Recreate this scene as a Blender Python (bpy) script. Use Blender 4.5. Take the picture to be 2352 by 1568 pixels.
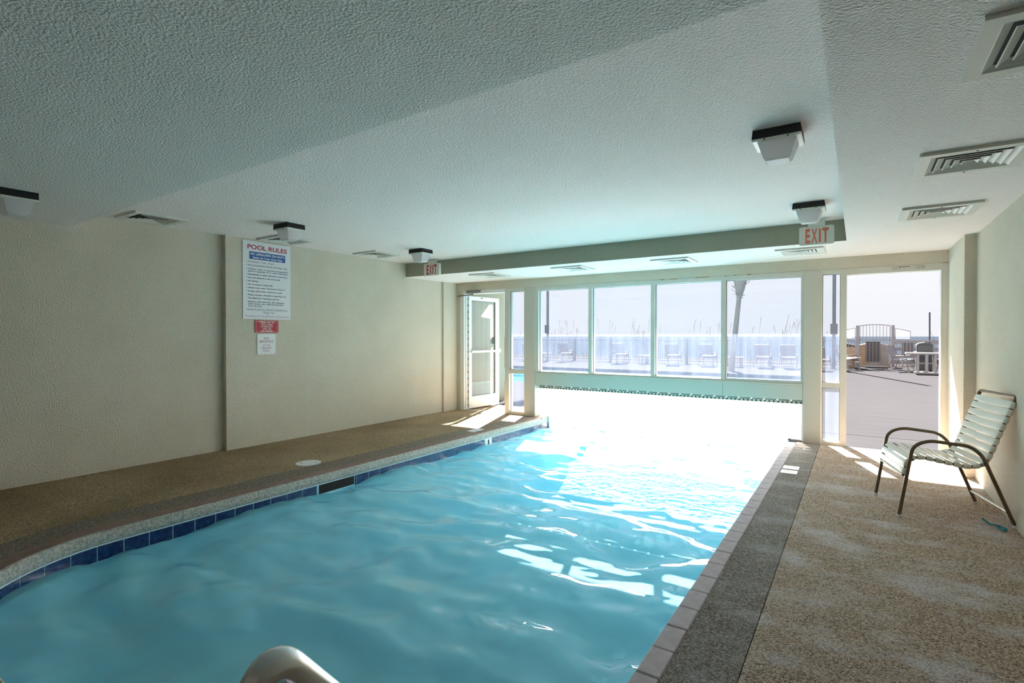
import bpy, math, random
from mathutils import Vector, Matrix, noise
random.seed(7)
for o in list(bpy.data.objects): bpy.data.objects.remove(o)
SC = bpy.context.scene
COL = SC.collection
R = math.radians
PI = math.pi

# ------------------------------------------------------------------ camera
CAM_H = 1.35
cd = bpy.data.cameras.new('camera'); cam = bpy.data.objects.new('camera', cd); COL.objects.link(cam)
cd.sensor_width = 36.0; cd.lens = 1218.0 / 2352.0 * 36.0; cd.clip_start = 0.05; cd.clip_end = 20000
cam.location = (0, 0, CAM_H)
cam.rotation_euler = (R(90 - 0.5645), 0, R(33.1))
SC.camera = cam

# ------------------------------------------------------------------ light
SKY = 0.135
SUN = 7.8
SC.view_settings.view_transform = 'Standard'; SC.view_settings.look = 'None'
SC.view_settings.exposure = 2.93; SC.view_settings.gamma = 1.0
SC.view_settings.use_curve_mapping = False
cy = SC.cycles
cy.max_bounces = 10; cy.diffuse_bounces = 5; cy.glossy_bounces = 4; cy.transmission_bounces = 6
cy.transparent_max_bounces = 24; cy.sample_clamp_indirect = 6.0; cy.caustics_reflective = True
cy.use_denoising = True

W = bpy.data.worlds.new('sky'); SC.world = W; W.use_nodes = True
nt = W.node_tree; nt.nodes.clear()
wo = nt.nodes.new('ShaderNodeOutputWorld'); bg = nt.nodes.new('ShaderNodeBackground')
tc = nt.nodes.new('ShaderNodeTexCoord'); sx = nt.nodes.new('ShaderNodeSeparateXYZ')
cr = nt.nodes.new('ShaderNodeValToRGB')
nt.links.new(tc.outputs['Generated'], sx.inputs[0]); nt.links.new(sx.outputs['Z'], cr.inputs[0])
e = cr.color_ramp.elements
e[0].position = 0.0; e[0].color = (0.88, 0.89, 0.95, 1)
e[1].position = 0.9; e[1].color = (0.60, 0.72, 0.95, 1)
m = e.new(0.12); m.color = (0.92, 0.93, 0.98, 1)
m = e.new(0.35); m.color = (0.76, 0.82, 0.95, 1)
nz = nt.nodes.new('ShaderNodeTexNoise'); nz.inputs['Scale'].default_value = 3.0; nz.inputs['Detail'].default_value = 5
mp = nt.nodes.new('ShaderNodeMapping'); mp.inputs['Scale'].default_value = (1, 1, 5)
nt.links.new(tc.outputs['Generated'], mp.inputs[0]); nt.links.new(mp.outputs[0], nz.inputs['Vector'])
c2 = nt.nodes.new('ShaderNodeValToRGB'); c2.color_ramp.elements[0].position = 0.5; c2.color_ramp.elements[1].position = 0.75
c2.color_ramp.elements[0].color = (0, 0, 0, 1); c2.color_ramp.elements[1].color = (.5, .5, .5, 1)
nt.links.new(nz.outputs['Fac'], c2.inputs[0])
mx = nt.nodes.new('ShaderNodeMixRGB'); mx.inputs[2].default_value = (0.95, 0.95, 0.98, 1)
nt.links.new(c2.outputs[0], mx.inputs[0]); nt.links.new(cr.outputs[0], mx.inputs[1])
nt.links.new(mx.outputs[0], bg.inputs[0]); bg.inputs[1].default_value = SKY
nt.links.new(bg.outputs[0], wo.inputs[0])

sd = bpy.data.lights.new('sun', 'SUN'); sd.energy = SUN; sd.angle = R(0.55); sd.color = (1.0, 0.92, 0.84)
sun = bpy.data.objects.new('sun', sd); COL.objects.link(sun)
sun.rotation_euler = Vector((0.38, -1.1, -1.0)).to_track_quat('-Z', 'Y').to_euler()
sun.location = (-6, 20, 15)

# ------------------------------------------------------------------ helpers
class MB:
    def __init__(s): s.v = []; s.f = []; s.m = []; s.cur = 0
    def add(s, vs, fs):
        n = len(s.v); s.v += [tuple(p) for p in vs]
        s.f += [tuple(i + n for i in q) for q in fs]; s.m += [s.cur] * len(fs); return s
    def box(s, x0, x1, y0, y1, z0, z1):
        return s.add([(x0,y0,z0),(x1,y0,z0),(x1,y1,z0),(x0,y1,z0),(x0,y0,z1),(x1,y0,z1),(x1,y1,z1),(x0,y1,z1)],
                     [(0,3,2,1),(4,5,6,7),(0,1,5,4),(1,2,6,5),(2,3,7,6),(3,0,4,7)])
    def bbox(s, x0, x1, y0, y1, z0, z1, b=0.004):
        """box with all edges chamfered"""
        vs = []; idx = {}
        X = (x0, x1); Y = (y0, y1); Z = (z0, z1)
        for i in (0,1):
            for j in (0,1):
                for k in (0,1):
                    sx_, sy_, sz_ = (b, -b)[i], (b, -b)[j], (b, -b)[k]
                    for a in range(3):
                        p = [X[i] + sx_, Y[j] + sy_, Z[k] + sz_]; p[a] = (X[i], Y[j], Z[k])[a]
                        idx[(i,j,k,a)] = len(vs); vs.append(p)
        fs = []
        I = lambda i,j,k,a: idx[(i,j,k,a)]
        for t in (0,1):
            q = [I(t,0,0,0), I(t,1,0,0), I(t,1,1,0), I(t,0,1,0)]; fs.append(q if t else q[::-1])
            q = [I(0,t,0,1), I(1,t,0,1), I(1,t,1,1), I(0,t,1,1)]; fs.append(q[::-1] if t else q)
            q = [I(0,0,t,2), I(1,0,t,2), I(1,1,t,2), I(0,1,t,2)]; fs.append(q if t else q[::-1])
        for a in (0,1):
            for c in (0,1):
                fs.append([I(a,c,0,0), I(a,c,0,1), I(a,c,1,1), I(a,c,1,0)])
                fs.append([I(a,0,c,0), I(a,0,c,2), I(a,1,c,2), I(a,1,c,0)])
                fs.append([I(0,a,c,1), I(0,a,c,2), I(1,a,c,2), I(1,a,c,1)])
        for i in (0,1):
            for j in (0,1):
                for k in (0,1): fs.append([I(i,j,k,0), I(i,j,k,1), I(i,j,k,2)])
        return s.add(vs, fs)
    def tube(s, pts, r, n=10, cap=True, closed=False):
        pts = [Vector(p) for p in pts]; L = len(pts); rs = r if isinstance(r, (list, tuple)) else [r] * L
        tan = []
        for i in range(L):
            a = pts[(i - 1) % L] if (closed or i > 0) else pts[i]
            b = pts[(i + 1) % L] if (closed or i < L - 1) else pts[i]
            tan.append((b - a).normalized())
        up = Vector((0, 0, 1)) if abs(tan[0].z) < 0.9 else Vector((1, 0, 0))
        nrm = tan[0].cross(up).normalized(); vs = []
        for i in range(L):
            nrm = (nrm - tan[i] * nrm.dot(tan[i])).normalized(); bi = tan[i].cross(nrm)
            for k in range(n):
                a = 2 * PI * k / n; vs.append(pts[i] + (nrm * math.cos(a) + bi * math.sin(a)) * rs[i])
        fs = []
        for i in range(L if closed else L - 1):
            j = (i + 1) % L
            for k in range(n): fs.append((i*n+k, i*n+(k+1)%n, j*n+(k+1)%n, j*n+k))
        if cap and not closed:
            fs.append(tuple(range(n))[::-1]); fs.append(tuple((L-1)*n + k for k in range(n)))
        return s.add(vs, fs)
    def prism(s, poly, h0, h1, axis='z'):
        """extrude a 2-D polygon; axis z: poly=(x,y); y: poly=(x,z); x: poly=(y,z)"""
        n = len(poly)
        def P(p, h):
            return (p[0], p[1], h) if axis == 'z' else ((p[0], h, p[1]) if axis == 'y' else (h, p[0], p[1]))
        vs = [P(p, h0) for p in poly] + [P(p, h1) for p in poly]
        fs = [tuple(range(n))[::-1], tuple(range(n, 2*n))] + [(i, (i+1)%n, n+(i+1)%n, n+i) for i in range(n)]
        return s.add(vs, fs)
    def sweep(s, prof, path, cap=True):
        """prof: list of (out, z); path: list of (x, y, nx, ny) with outward normal"""
        n = len(prof); vs = []; fs = []
        for (x, y, nx, ny) in path:
            for (o, z) in prof: vs.append((x + nx*o, y + ny*o, z))
        for i in range(len(path)-1):
            for k in range(n): fs.append((i*n+k, i*n+(k+1)%n, (i+1)*n+(k+1)%n, (i+1)*n+k))
        if cap: fs.append(tuple(range(n))); fs.append(tuple((len(path)-1)*n+k for k in range(n))[::-1])
        return s.add(vs, fs)
    def build(s, name, mat, parent=None, smooth=False, loc=None, recalc=True):
        me = bpy.data.meshes.new(name); me.from_pydata(s.v, [], s.f)
        mats = mat if isinstance(mat, (list, tuple)) else [mat]
        for q in mats: me.materials.append(q)
        if len(mats) > 1:
            for p, i in zip(me.polygons, s.m): p.material_index = i
        import bmesh
        if recalc: bm = bmesh.new(); bm.from_mesh(me); bmesh.ops.recalc_face_normals(bm, faces=bm.faces); bm.to_mesh(me); bm.free()
        if smooth:
            for p in me.polygons: p.use_smooth = True
            if smooth != 'all': me.set_sharp_from_angle(angle=R(40))
        o = bpy.data.objects.new(name, me); COL.objects.link(o)
        if parent is not None: o.parent = parent
        if loc: o.location = loc
        return o

def tag(o, label=None, cat=None, group=None, kind=None):
    if label: o['label'] = label
    if cat: o['category'] = cat
    if group: o['group'] = group
    if kind: o['kind'] = kind
    return o
def struct(o, label=None):
    o['kind'] = 'structure'
    if label: o['label'] = label
    return o
def thing(name, label, cat, loc=(0,0,0), rz=0, group=None):
    o = bpy.data.objects.new(name, None); COL.objects.link(o); o.empty_display_size = 0.1
    o.location = loc; o.rotation_euler = (0, 0, rz); return tag(o, label, cat, group)
def shared(src, name, parent, loc=(0,0,0), rot=(0,0,0), scale=None):
    o = bpy.data.objects.new(name, src.data); COL.objects.link(o); o.parent = parent
    o.location = loc; o.rotation_euler = rot
    if scale: o.scale = scale
    return o
def dup(root, loc, rz, label, scale=None):
    r = root.copy(); COL.objects.link(r); r.location = loc; r.rotation_euler = (0, 0, rz); r['label'] = label
    if scale: r.scale = (scale,) * 3
    for ch in list(root.children):
        c = ch.copy(); COL.objects.link(c); c.parent = r
        for g in ch.children:
            d = g.copy(); COL.objects.link(d); d.parent = c
    return r
def fillet(pts, rad, n=6):
    pts = [Vector(p) for p in pts]; out = [pts[0]]
    rr = rad if isinstance(rad, (list, tuple)) else [rad] * len(pts)
    for i in range(1, len(pts)-1):
        a, b, c = pts[i-1], pts[i], pts[i+1]
        u = (a-b); w = (c-b); d = min(rr[i], u.length*.49, w.length*.49)
        p = b + u.normalized()*d; q = b + w.normalized()*d
        for k in range(n+1):
            t = k/n; out.append(p*(1-t)**2 + b*2*t*(1-t) + q*t*t)
    out.append(pts[-1]); return out

# ------------------------------------------------------------------ materials
def newmat(name):
    mt = bpy.data.materials.new(name); mt.use_nodes = True; t = mt.node_tree; t.nodes.clear()
    out = t.nodes.new('ShaderNodeOutputMaterial'); return mt, t, out
def N(t, kind, **kw):
    n = t.nodes.new(kind)
    for k, v in kw.items():
        if k in n.inputs: n.inputs[k].default_value = v
        else: setattr(n, k, v)
    return n
def col4(c): return (c[0], c[1], c[2], 1)
def mat(name, color, rough=0.6, metal=0.0, spec=0.5, c2=None, cscale=8.0, cdetail=4, cpos=(0.35, 0.65),
        bump=None, stretch=None, emit=None):
    """principled with optional noise colour variation and bump=(scale, distance[, detail])"""
    mt, t, out = newmat(name); b = N(t, 'ShaderNodeBsdfPrincipled'); L = t.links.new
    b.inputs['Base Color'].default_value = col4(color); b.inputs['Roughness'].default_value = rough
    b.inputs['Metallic'].default_value = metal; b.inputs['Specular IOR Level'].default_value = spec
    tc = N(t, 'ShaderNodeTexCoord'); vec = tc.outputs['Object']
    if stretch:
        mp = N(t, 'ShaderNodeMapping'); mp.inputs['Scale'].default_value = stretch; L(vec, mp.inputs[0]); vec = mp.outputs[0]
    if c2:
        n = N(t, 'ShaderNodeTexNoise', Scale=cscale, Detail=cdetail); L(vec, n.inputs['Vector'])
        r = N(t, 'ShaderNodeValToRGB'); r.color_ramp.elements[0].position = cpos[0]; r.color_ramp.elements[1].position = cpos[1]
        r.color_ramp.elements[0].color = col4(color); r.color_ramp.elements[1].color = col4(c2)
        L(n.outputs['Fac'], r.inputs[0]); L(r.outputs[0], b.inputs['Base Color'])
    if bump:
        n = N(t, 'ShaderNodeTexNoise', Scale=bump[0], Detail=bump[2] if len(bump) > 2 else 3); L(vec, n.inputs['Vector'])
        bp = N(t, 'ShaderNodeBump', Strength=1.0, Distance=bump[1]); L(n.outputs['Fac'], bp.inputs['Height']); L(bp.outputs[0], b.inputs['Normal'])
    if emit:
        b.inputs['Emission Color'].default_value = col4(emit[0]); b.inputs['Emission Strength'].default_value = emit[1]
    L(b.outputs[0], out.inputs[0]); return mt

def deck_mat(name, base, dark, light, stain=0.0, big=None, gs=170):
    mt, t, out = newmat(name); b = N(t, 'ShaderNodeBsdfPrincipled'); L = t.links.new
    tc = N(t, 'ShaderNodeTexCoord')
    v = N(t, 'ShaderNodeTexVoronoi', Scale=gs); L(tc.outputs['Object'], v.inputs['Vector'])
    sep = N(t, 'ShaderNodeSeparateColor'); L(v.outputs['Color'], sep.inputs[0])
    r = N(t, 'ShaderNodeValToRGB'); el = r.color_ramp.elements
    el[0].position = 0.05; el[0].color = col4(dark); el[1].position = 0.95; el[1].color = col4(light)
    q = el.new(0.42); q.color = col4(base); q = el.new(0.6); q.color = col4([c*1.15 for c in base])
    L(sep.outputs[0], r.inputs[0]); colr = r.outputs[0]
    n2 = N(t, 'ShaderNodeTexNoise', Scale=0.9, Detail=3); L(tc.outputs['Object'], n2.inputs['Vector'])
    if big:
        rb = N(t, 'ShaderNodeValToRGB'); rb.color_ramp.elements[0].position = .35; rb.color_ramp.elements[1].position = .65
        rb.color_ramp.elements[0].color = col4(big[0]); rb.color_ramp.elements[1].color = col4(big[1])
        L(n2.outputs['Fac'], rb.inputs[0])
        mm = N(t, 'ShaderNodeMixRGB', blend_type='MULTIPLY'); mm.inputs[0].default_value = 1
        L(colr, mm.inputs[1]); L(rb.outputs[0], mm.inputs[2]); colr = mm.outputs[0]
    if stain:
        mp = N(t, 'ShaderNodeMapping'); mp.inputs['Scale'].default_value = (1.0, 1.7, 1); mp.inputs['Location'].default_value = (3.1, 0.4, 0)
        L(tc.outputs['Object'], mp.inputs[0])
        n3 = N(t, 'ShaderNodeTexNoise', Scale=1.9, Detail=8, Roughness=0.65); L(mp.outputs[0], n3.inputs['Vector'])
        rs = N(t, 'ShaderNodeValToRGB'); rs.color_ramp.elements[0].position = .49; rs.color_ramp.elements[1].position = .66
        rs.color_ramp.elements[0].color = (0,0,0,1); rs.color_ramp.elements[1].color = (stain,)*3 + (1,)
        L(n3.outputs['Fac'], rs.inputs[0])
        g2 = N(t, 'ShaderNodeMath', operation='MULTIPLY_ADD'); L(sep.outputs[1], g2.inputs[0]); g2.inputs[1].default_value = .75; g2.inputs[2].default_value = .2
        gr = N(t, 'ShaderNodeMath', operation='MULTIPLY'); L(rs.outputs[0], gr.inputs[0]); L(g2.outputs[0], gr.inputs[1])
        ms = N(t, 'ShaderNodeMixRGB'); ms.inputs[2].default_value = (.76, .73, .80, 1)
        L(gr.outputs[0], ms.inputs[0]); L(colr, ms.inputs[1]); colr = ms.outputs[0]
    L(colr, b.inputs['Base Color']); b.inputs['Roughness'].default_value = .75; b.inputs['Specular IOR Level'].default_value = .3
    bp = N(t, 'ShaderNodeBump', Strength=.6, Distance=.003); L(v.outputs['Distance'], bp.inputs['Height']); bp.invert = True
    L(bp.outputs[0], b.inputs['Normal']); L(b.outputs[0], out.inputs[0]); return mt

def glass_mat(name, haze, hazecol=(.62, .74, .95), streak=0.35, tint=(.93, .96, .98)):
    """thin window glass with a salt film: clear + milky film that scatters light"""
    mt, t, out = newmat(name); L = t.links.new
    tr = N(t, 'ShaderNodeBsdfTransparent'); tr.inputs[0].default_value = col4(tint)
    tl = N(t, 'ShaderNodeBsdfTranslucent'); tl.inputs[0].default_value = col4(hazecol)
    df = N(t, 'ShaderNodeBsdfDiffuse'); df.inputs[0].default_value = col4(hazecol)
    gl = N(t, 'ShaderNodeBsdfGlossy'); gl.inputs['Roughness'].default_value = 0.02
    tc = N(t, 'ShaderNodeTexCoord'); mp = N(t, 'ShaderNodeMapping'); mp.inputs['Scale'].default_value = (14, 1, 0.7)
    L(tc.outputs['Object'], mp.inputs[0])
    n = N(t, 'ShaderNodeTexNoise', Scale=1.0, Detail=5); L(mp.outputs[0], n.inputs['Vector'])
    n2 = N(t, 'ShaderNodeTexNoise', Scale=1.6, Detail=5); L(tc.outputs['Object'], n2.inputs['Vector'])
    add = N(t, 'ShaderNodeMath', operation='ADD'); L(n.outputs['Fac'], add.inputs[0]); L(n2.outputs['Fac'], add.inputs[1])
    mr = N(t, 'ShaderNodeMapRange'); mr.inputs['From Min'].default_value = .7; mr.inputs['From Max'].default_value = 1.3
    mr.inputs['To Min'].default_value = haze*(1-streak); mr.inputs['To Max'].default_value = min(1, haze*(1+streak))
    L(add.outputs[0], mr.inputs[0])
    m0 = N(t, 'ShaderNodeMixShader'); m0.inputs[0].default_value = .35; L(tl.outputs[0], m0.inputs[1]); L(df.outputs[0], m0.inputs[2])
    m1 = N(t, 'ShaderNodeMixShader'); L(mr.outputs[0], m1.inputs[0]); L(tr.outputs[0], m1.inputs[1]); L(m0.outputs[0], m1.inputs[2])
    fr = N(t, 'ShaderNodeFresnel', IOR=1.45); m2 = N(t, 'ShaderNodeMixShader')
    L(fr.outputs[0], m2.inputs[0]); L(m1.outputs[0], m2.inputs[1]); L(gl.outputs[0], m2.inputs[2])
    L(m2.outputs[0], out.inputs[0]); return mt

M = {}
M['wall'] = mat('painted_stucco', (.68, .625, .515), .85, spec=.2, c2=(.72, .665, .555), cscale=2.0, bump=(80, .012, 4))
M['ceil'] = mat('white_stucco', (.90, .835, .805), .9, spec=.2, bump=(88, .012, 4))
M['ceil_near'] = mat('shaded_white_stucco', (.785, .77, .735), .9, spec=.2, bump=(88, .012, 4))  # white ceiling stucco darkened: near-end shade is put into the colour
M['cream'] = mat('cream_paint', (.30, .265, .19), .8, bump=(40, .002))
M['alu'] = mat('white_metal_frame', (.66, .64, .58), .45, c2=(.60, .58, .52), cscale=3)
M['col'] = mat('column_paint', (.60, .56, .49), .6, c2=(.56, .53, .46), cscale=2)
M['panel'] = mat('pale_panel', (.57, .60, .55), .5)
M['joint'] = mat('dark_joint', (.008, .008, .008), 1.0, spec=0.0)
M['beam'] = mat('shaded_sage_paint', (.44, .435, .34), .85, spec=.2, bump=(80, .012, 4))  # wall sage darkened: shade of the face turned from the windows, in colour
M['white'] = mat('white_paint', (.80, .80, .78), .45)
M['gasket'] = mat('dark_gasket', (.03, .035, .04), .5)
M['glass'] = glass_mat('salty_glass', .085, (.50, .64, .95))
M['glass_clear'] = glass_mat('cleaner_glass', .065, (.50, .64, .95))
M['glass_door'] = glass_mat('door_film_glass', .62, (.66, .68, .66), .15)
M['deck'] = deck_mat('pebble_deck', (.43, .305, .215), (.11, .075, .055), (.70, .57, .46), stain=.9)
M['deck_band'] = deck_mat('grey_pebble_band', (.21, .175, .15), (.06, .05, .045), (.46, .42, .38), stain=.45)
M['deck_left'] = deck_mat('brown_pebble_deck', (.36, .26, .155), (.11, .075, .045), (.56, .45, .31), big=((.72, .66, .55), (1.1, 1.05, 1.0)))
M['deck_left_band'] = deck_mat('dark_pebble_band', (.22, .17, .13), (.07, .055, .045), (.38, .32, .27))
M['concrete'] = mat('brushed_concrete', (.042, .042, .0465), .9, spec=0.0, c2=(.048, .0475, .052), cscale=1.2, bump=(60, .002), stretch=(1, 8, 1))
M['coping'] = mat('lavender_stone', (.58, .49, .54), .7, c2=(.68, .59, .64), cscale=18, bump=(150, .002))
M['coping_red'] = mat('red_stone', (.24, .15, .12), .7, c2=(.30, .20, .165), cscale=14, bump=(120, .002))
M['coping_nose'] = mat('grey_stone_nose', (.30, .31, .28), .8, c2=(.60, .59, .54), cscale=55, cdetail=6, bump=(70, .006, 5))
M['grout'] = mat('pale_grout', (.55, .56, .52), .8)
M['caulk'] = mat('white_caulk', (.75, .77, .78), .6)
M['tile'] = mat('cobalt_tile', (.008, .020, .095), .15, c2=(.022, .065, .22), cscale=30, cdetail=6, cpos=(.4, .75))
M['black'] = mat('black_void', (.004, .004, .005), .8)
M['plaster'] = mat('turquoise_plaster', (.42, .755, .87), .8, c2=(.46, .785, .89), cscale=1.5)
M['lamp_black'] = mat('black_metal', (.006, .006, .007), .6)
M['vent'] = mat('white_vent', (.66, .65, .60), .5)
M['vent_dark'] = mat('vent_inside', (.03, .035, .03), .8)
M['rust'] = mat('rust', (.30, .16, .08), .9, c2=(.48, .36, .22), cscale=30)
M['screw'] = mat('rusty_screw', (.05, .03, .02), .6)
M['steel'] = mat('brushed_steel', (.80, .81, .81), .27, metal=1.0, c2=(.66, .67, .67), cscale=6)
M['closer'] = mat('grey_metal', (.22, .22, .21), .4, metal=.6)
M['bronze'] = mat('bronze_tube', (.20, .135, .08), .38, metal=.3, c2=(.15, .10, .06), cscale=20)
M['tube_silver'] = mat('worn_silver_tube', (.50, .46, .42), .4, metal=.4)
M['strap'] = mat('white_vinyl_strap', (.90, .85, .745), .4)
M['strap_grey'] = mat('grey_strap', (.22, .21, .225), .6, spec=.1)  # darker grey strap colour for the terrace chairs
M['signw'] = mat('white_sign', (.80, .82, .84), .35)
M['signr'] = mat('red_sign', (.48, .015, .04), .35)
M['txt_red'] = mat('red_print', (.50, .02, .08), .5)
M['txt_navy'] = mat('navy_print', (.035, .06, .18), .5)
M['txt_blue'] = mat('blue_print', (.03, .12, .40), .5)
M['txt_pink'] = mat('faded_pink_print', (.55, .25, .42), .5)
M['txt_white'] = mat('white_print', (.85, .85, .82), .5)
M['txt_wine'] = mat('wine_print', (.42, .04, .07), .5)
M['exit_body'] = mat('beige_plastic', (.80, .80, .72), .45)
M['exit_red'] = mat('exit_red', (.55, .03, .07), .4)
M['exit_salmon'] = mat('exit_salmon', (.80, .20, .13), .4)
M['lens'] = None
M['pole'] = mat('grey_pole', (.13, .13, .145), .6)
M['palm'] = mat('palm_bark', (.20, .17, .15), .9, c2=(.28, .24, .21), cscale=14, stretch=(1, 1, 4), bump=(20, .03))
M['frond'] = mat('palm_green', (.06, .11, .035), .6)
M['oat'] = mat('dry_grass', (.24, .20, .12), .8)
M['fence'] = mat('fence_white', (.20, .195, .225), .5)
M['gate'] = mat('gate_metal', (.20, .18, .20), .5)
M['tan'] = mat('tan_board', (.20, .185, .165), .8, c2=(.24, .225, .20), cscale=3)
M['meshgrey'] = mat('grey_screen', (.09, .085, .09), .9, bump=(300, .002))
M['grill'] = mat('dark_plastic', (.028, .035, .045), .45)
M['plastic'] = mat('white_plastic', (.26, .25, .26), .5)
M['sand'] = mat('beach_sand', (.034, .031, .027), 1.0, spec=0.0, c2=(.040, .036, .031), cscale=.4)
M['wood'] = mat('weathered_wood', (.22, .15, .09), .8, c2=(.30, .22, .14), cscale=9)
M['teal'] = mat('teal_plastic', (.04, .32, .36), .5)

# louvre-ribbed acrylic lens
mt, t, out = newmat('ribbed_lens'); L = t.links.new
tl = N(t, 'ShaderNodeBsdfTranslucent'); tl.inputs[0].default_value = (.86, .84, .85, 1)
b = N(t, 'ShaderNodeBsdfPrincipled'); b.inputs['Base Color'].default_value = (.80, .78, .79, 1); b.inputs['Roughness'].default_value = .25
tcx = N(t, 'ShaderNodeTexCoord'); wv = N(t, 'ShaderNodeTexWave', Scale=40.0); wv.bands_direction = 'DIAGONAL'; L(tcx.outputs['Object'], wv.inputs['Vector'])
bp = N(t, 'ShaderNodeBump', Strength=.4, Distance=.002); L(wv.outputs['Fac'], bp.inputs['Height']); L(bp.outputs[0], b.inputs['Normal'])
ms = N(t, 'ShaderNodeMixShader'); ms.inputs[0].default_value = .5; L(tl.outputs[0], ms.inputs[1]); L(b.outputs[0], ms.inputs[2]); L(ms.outputs[0], out.inputs[0])
M['lens'] = mt
# translucent vinyl strip, with a brown mineral line where the water laps
mt, t, out = newmat('frosted_vinyl'); L = t.links.new
tcx = N(t, 'ShaderNodeTexCoord'); sp = N(t, 'ShaderNodeSeparateXYZ'); L(tcx.outputs['Object'], sp.inputs[0])
nn = N(t, 'ShaderNodeTexNoise', Scale=9.0, Detail=4); L(tcx.outputs['Object'], nn.inputs['Vector'])
ad = N(t, 'ShaderNodeMath', operation='MULTIPLY_ADD'); L(nn.outputs['Fac'], ad.inputs[0]); ad.inputs[1].default_value = .06; L(sp.outputs['Z'], ad.inputs[2])
rp = N(t, 'ShaderNodeValToRGB'); el = rp.color_ramp.elements
mrr = N(t, 'ShaderNodeMapRange'); mrr.inputs['From Min'].default_value = -.25; mrr.inputs['From Max'].default_value = .55; L(ad.outputs[0], mrr.inputs[0]); L(mrr.outputs[0], rp.inputs[0])
el[0].position = 0.12; el[0].color = (.78, .66, .50, 1); el[1].position = 0.20; el[1].color = (.95, .94, .93, 1)
tl = N(t, 'ShaderNodeBsdfTranslucent'); L(rp.outputs[0], tl.inputs[0])
trn = N(t, 'ShaderNodeBsdfTransparent'); L(rp.outputs[0], trn.inputs[0])
df = N(t, 'ShaderNodeBsdfDiffuse'); L(rp.outputs[0], df.inputs[0])
gl = N(t, 'ShaderNodeBsdfGlossy'); gl.inputs['Roughness'].default_value = .15
a1 = N(t, 'ShaderNodeMixShader'); a1.inputs[0].default_value = .12; L(tl.outputs[0], a1.inputs[1]); L(trn.outputs[0], a1.inputs[2])
a2 = N(t, 'ShaderNodeMixShader'); a2.inputs[0].default_value = .10; L(a1.outputs[0], a2.inputs[1]); L(df.outputs[0], a2.inputs[2])
fr = N(t, 'ShaderNodeFresnel', IOR=1.4); a3 = N(t, 'ShaderNodeMixShader'); L(fr.outputs[0], a3.inputs[0]); L(a2.outputs[0], a3.inputs[1]); L(gl.outputs[0], a3.inputs[2])
L(a3.outputs[0], out.inputs[0]); M['vinyl'] = mt
# water: clear sheet, fresnel mirror, bluish absorption
def water_mat(name, tint, bumpd=.004, body=0.0, bodycol=(.2, .62, .74)):
    mt, t, out = newmat(name); L = t.links.new
    tr = N(t, 'ShaderNodeBsdfTransparent'); tr.inputs[0].default_value = col4(tint)
    gl = N(t, 'ShaderNodeBsdfGlossy'); gl.inputs['Roughness'].default_value = .0
    fr = N(t, 'ShaderNodeFresnel', IOR=1.33); ms = N(t, 'ShaderNodeMixShader')
    tcx = N(t, 'ShaderNodeTexCoord'); n = N(t, 'ShaderNodeTexNoise', Scale=9.0, Detail=2); L(tcx.outputs['Object'], n.inputs['Vector'])
    bp = N(t, 'ShaderNodeBump', Strength=1.0, Distance=bumpd); L(n.outputs['Fac'], bp.inputs['Height'])
    L(bp.outputs[0], gl.inputs['Normal']); L(bp.outputs[0], fr.inputs['Normal'])
    df = N(t, 'ShaderNodeBsdfDiffuse'); df.inputs[0].default_value = col4(bodycol)
    mb_ = N(t, 'ShaderNodeMixShader'); mb_.inputs[0].default_value = body; L(tr.outputs[0], mb_.inputs[1]); L(df.outputs[0], mb_.inputs[2])
    L(fr.outputs[0], ms.inputs[0]); L(mb_.outputs[0], ms.inputs[1]); L(gl.outputs[0], ms.inputs[2]); L(ms.outputs[0], out.inputs[0]); return mt
M['water'] = water_mat('pool_water', (.85, .945, .985), .0015, .55, (.34, .88, .98))
M['water_out'] = water_mat('outdoor_pool_water', (.70, .90, .97), .05)
mt, t, out = newmat('sea_water'); L = t.links.new
b = N(t, 'ShaderNodeBsdfPrincipled'); b.inputs['Base Color'].default_value = (.026, .034, .046, 1); b.inputs['Roughness'].default_value = .45; b.inputs['Specular IOR Level'].default_value = .0
tcx = N(t, 'ShaderNodeTexCoord'); n = N(t, 'ShaderNodeTexNoise', Scale=.6, Detail=4); L(tcx.outputs['Object'], n.inputs['Vector'])
bp = N(t, 'ShaderNodeBump', Strength=1.0, Distance=.5); L(n.outputs['Fac'], bp.inputs['Height']); L(bp.outputs[0], b.inputs['Normal']); L(b.outputs[0], out.inputs[0])
M['sea'] = mt

# ================================================================== SETTING
XL, XR, YF, YB = -6.235, 0.94, 7.65, -3.2        # left wall, right wall, far wall, back wall
ZC, ZS, ZN = 2.54, 2.32, 2.40                     # main ceiling, soffit, near soffit
WZ = -0.185                                       # water level
PX0, PX1, PY0 = -4.385, -0.74, 0.65               # pool inner edges
RAD = 0.95

def pool_path(off=0.0, n=14, y_end=7.9, right=True):
    """inner pool outline from far-left corner, round the near-left curve, to the far-right corner; (x,y,nx,ny) normal points out of the pool"""
    p = []
    ys = [y_end - i*(y_end-(PY0+RAD))/24 for i in range(25)]
    for y in ys: p.append((PX0, y, -1, 0))
    for i in range(1, n+1):
        a = PI + i/n*PI/2; p.append((PX0+RAD+RAD*math.cos(a), PY0+RAD+RAD*math.sin(a), math.cos(a), math.sin(a)))
    return p

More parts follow.
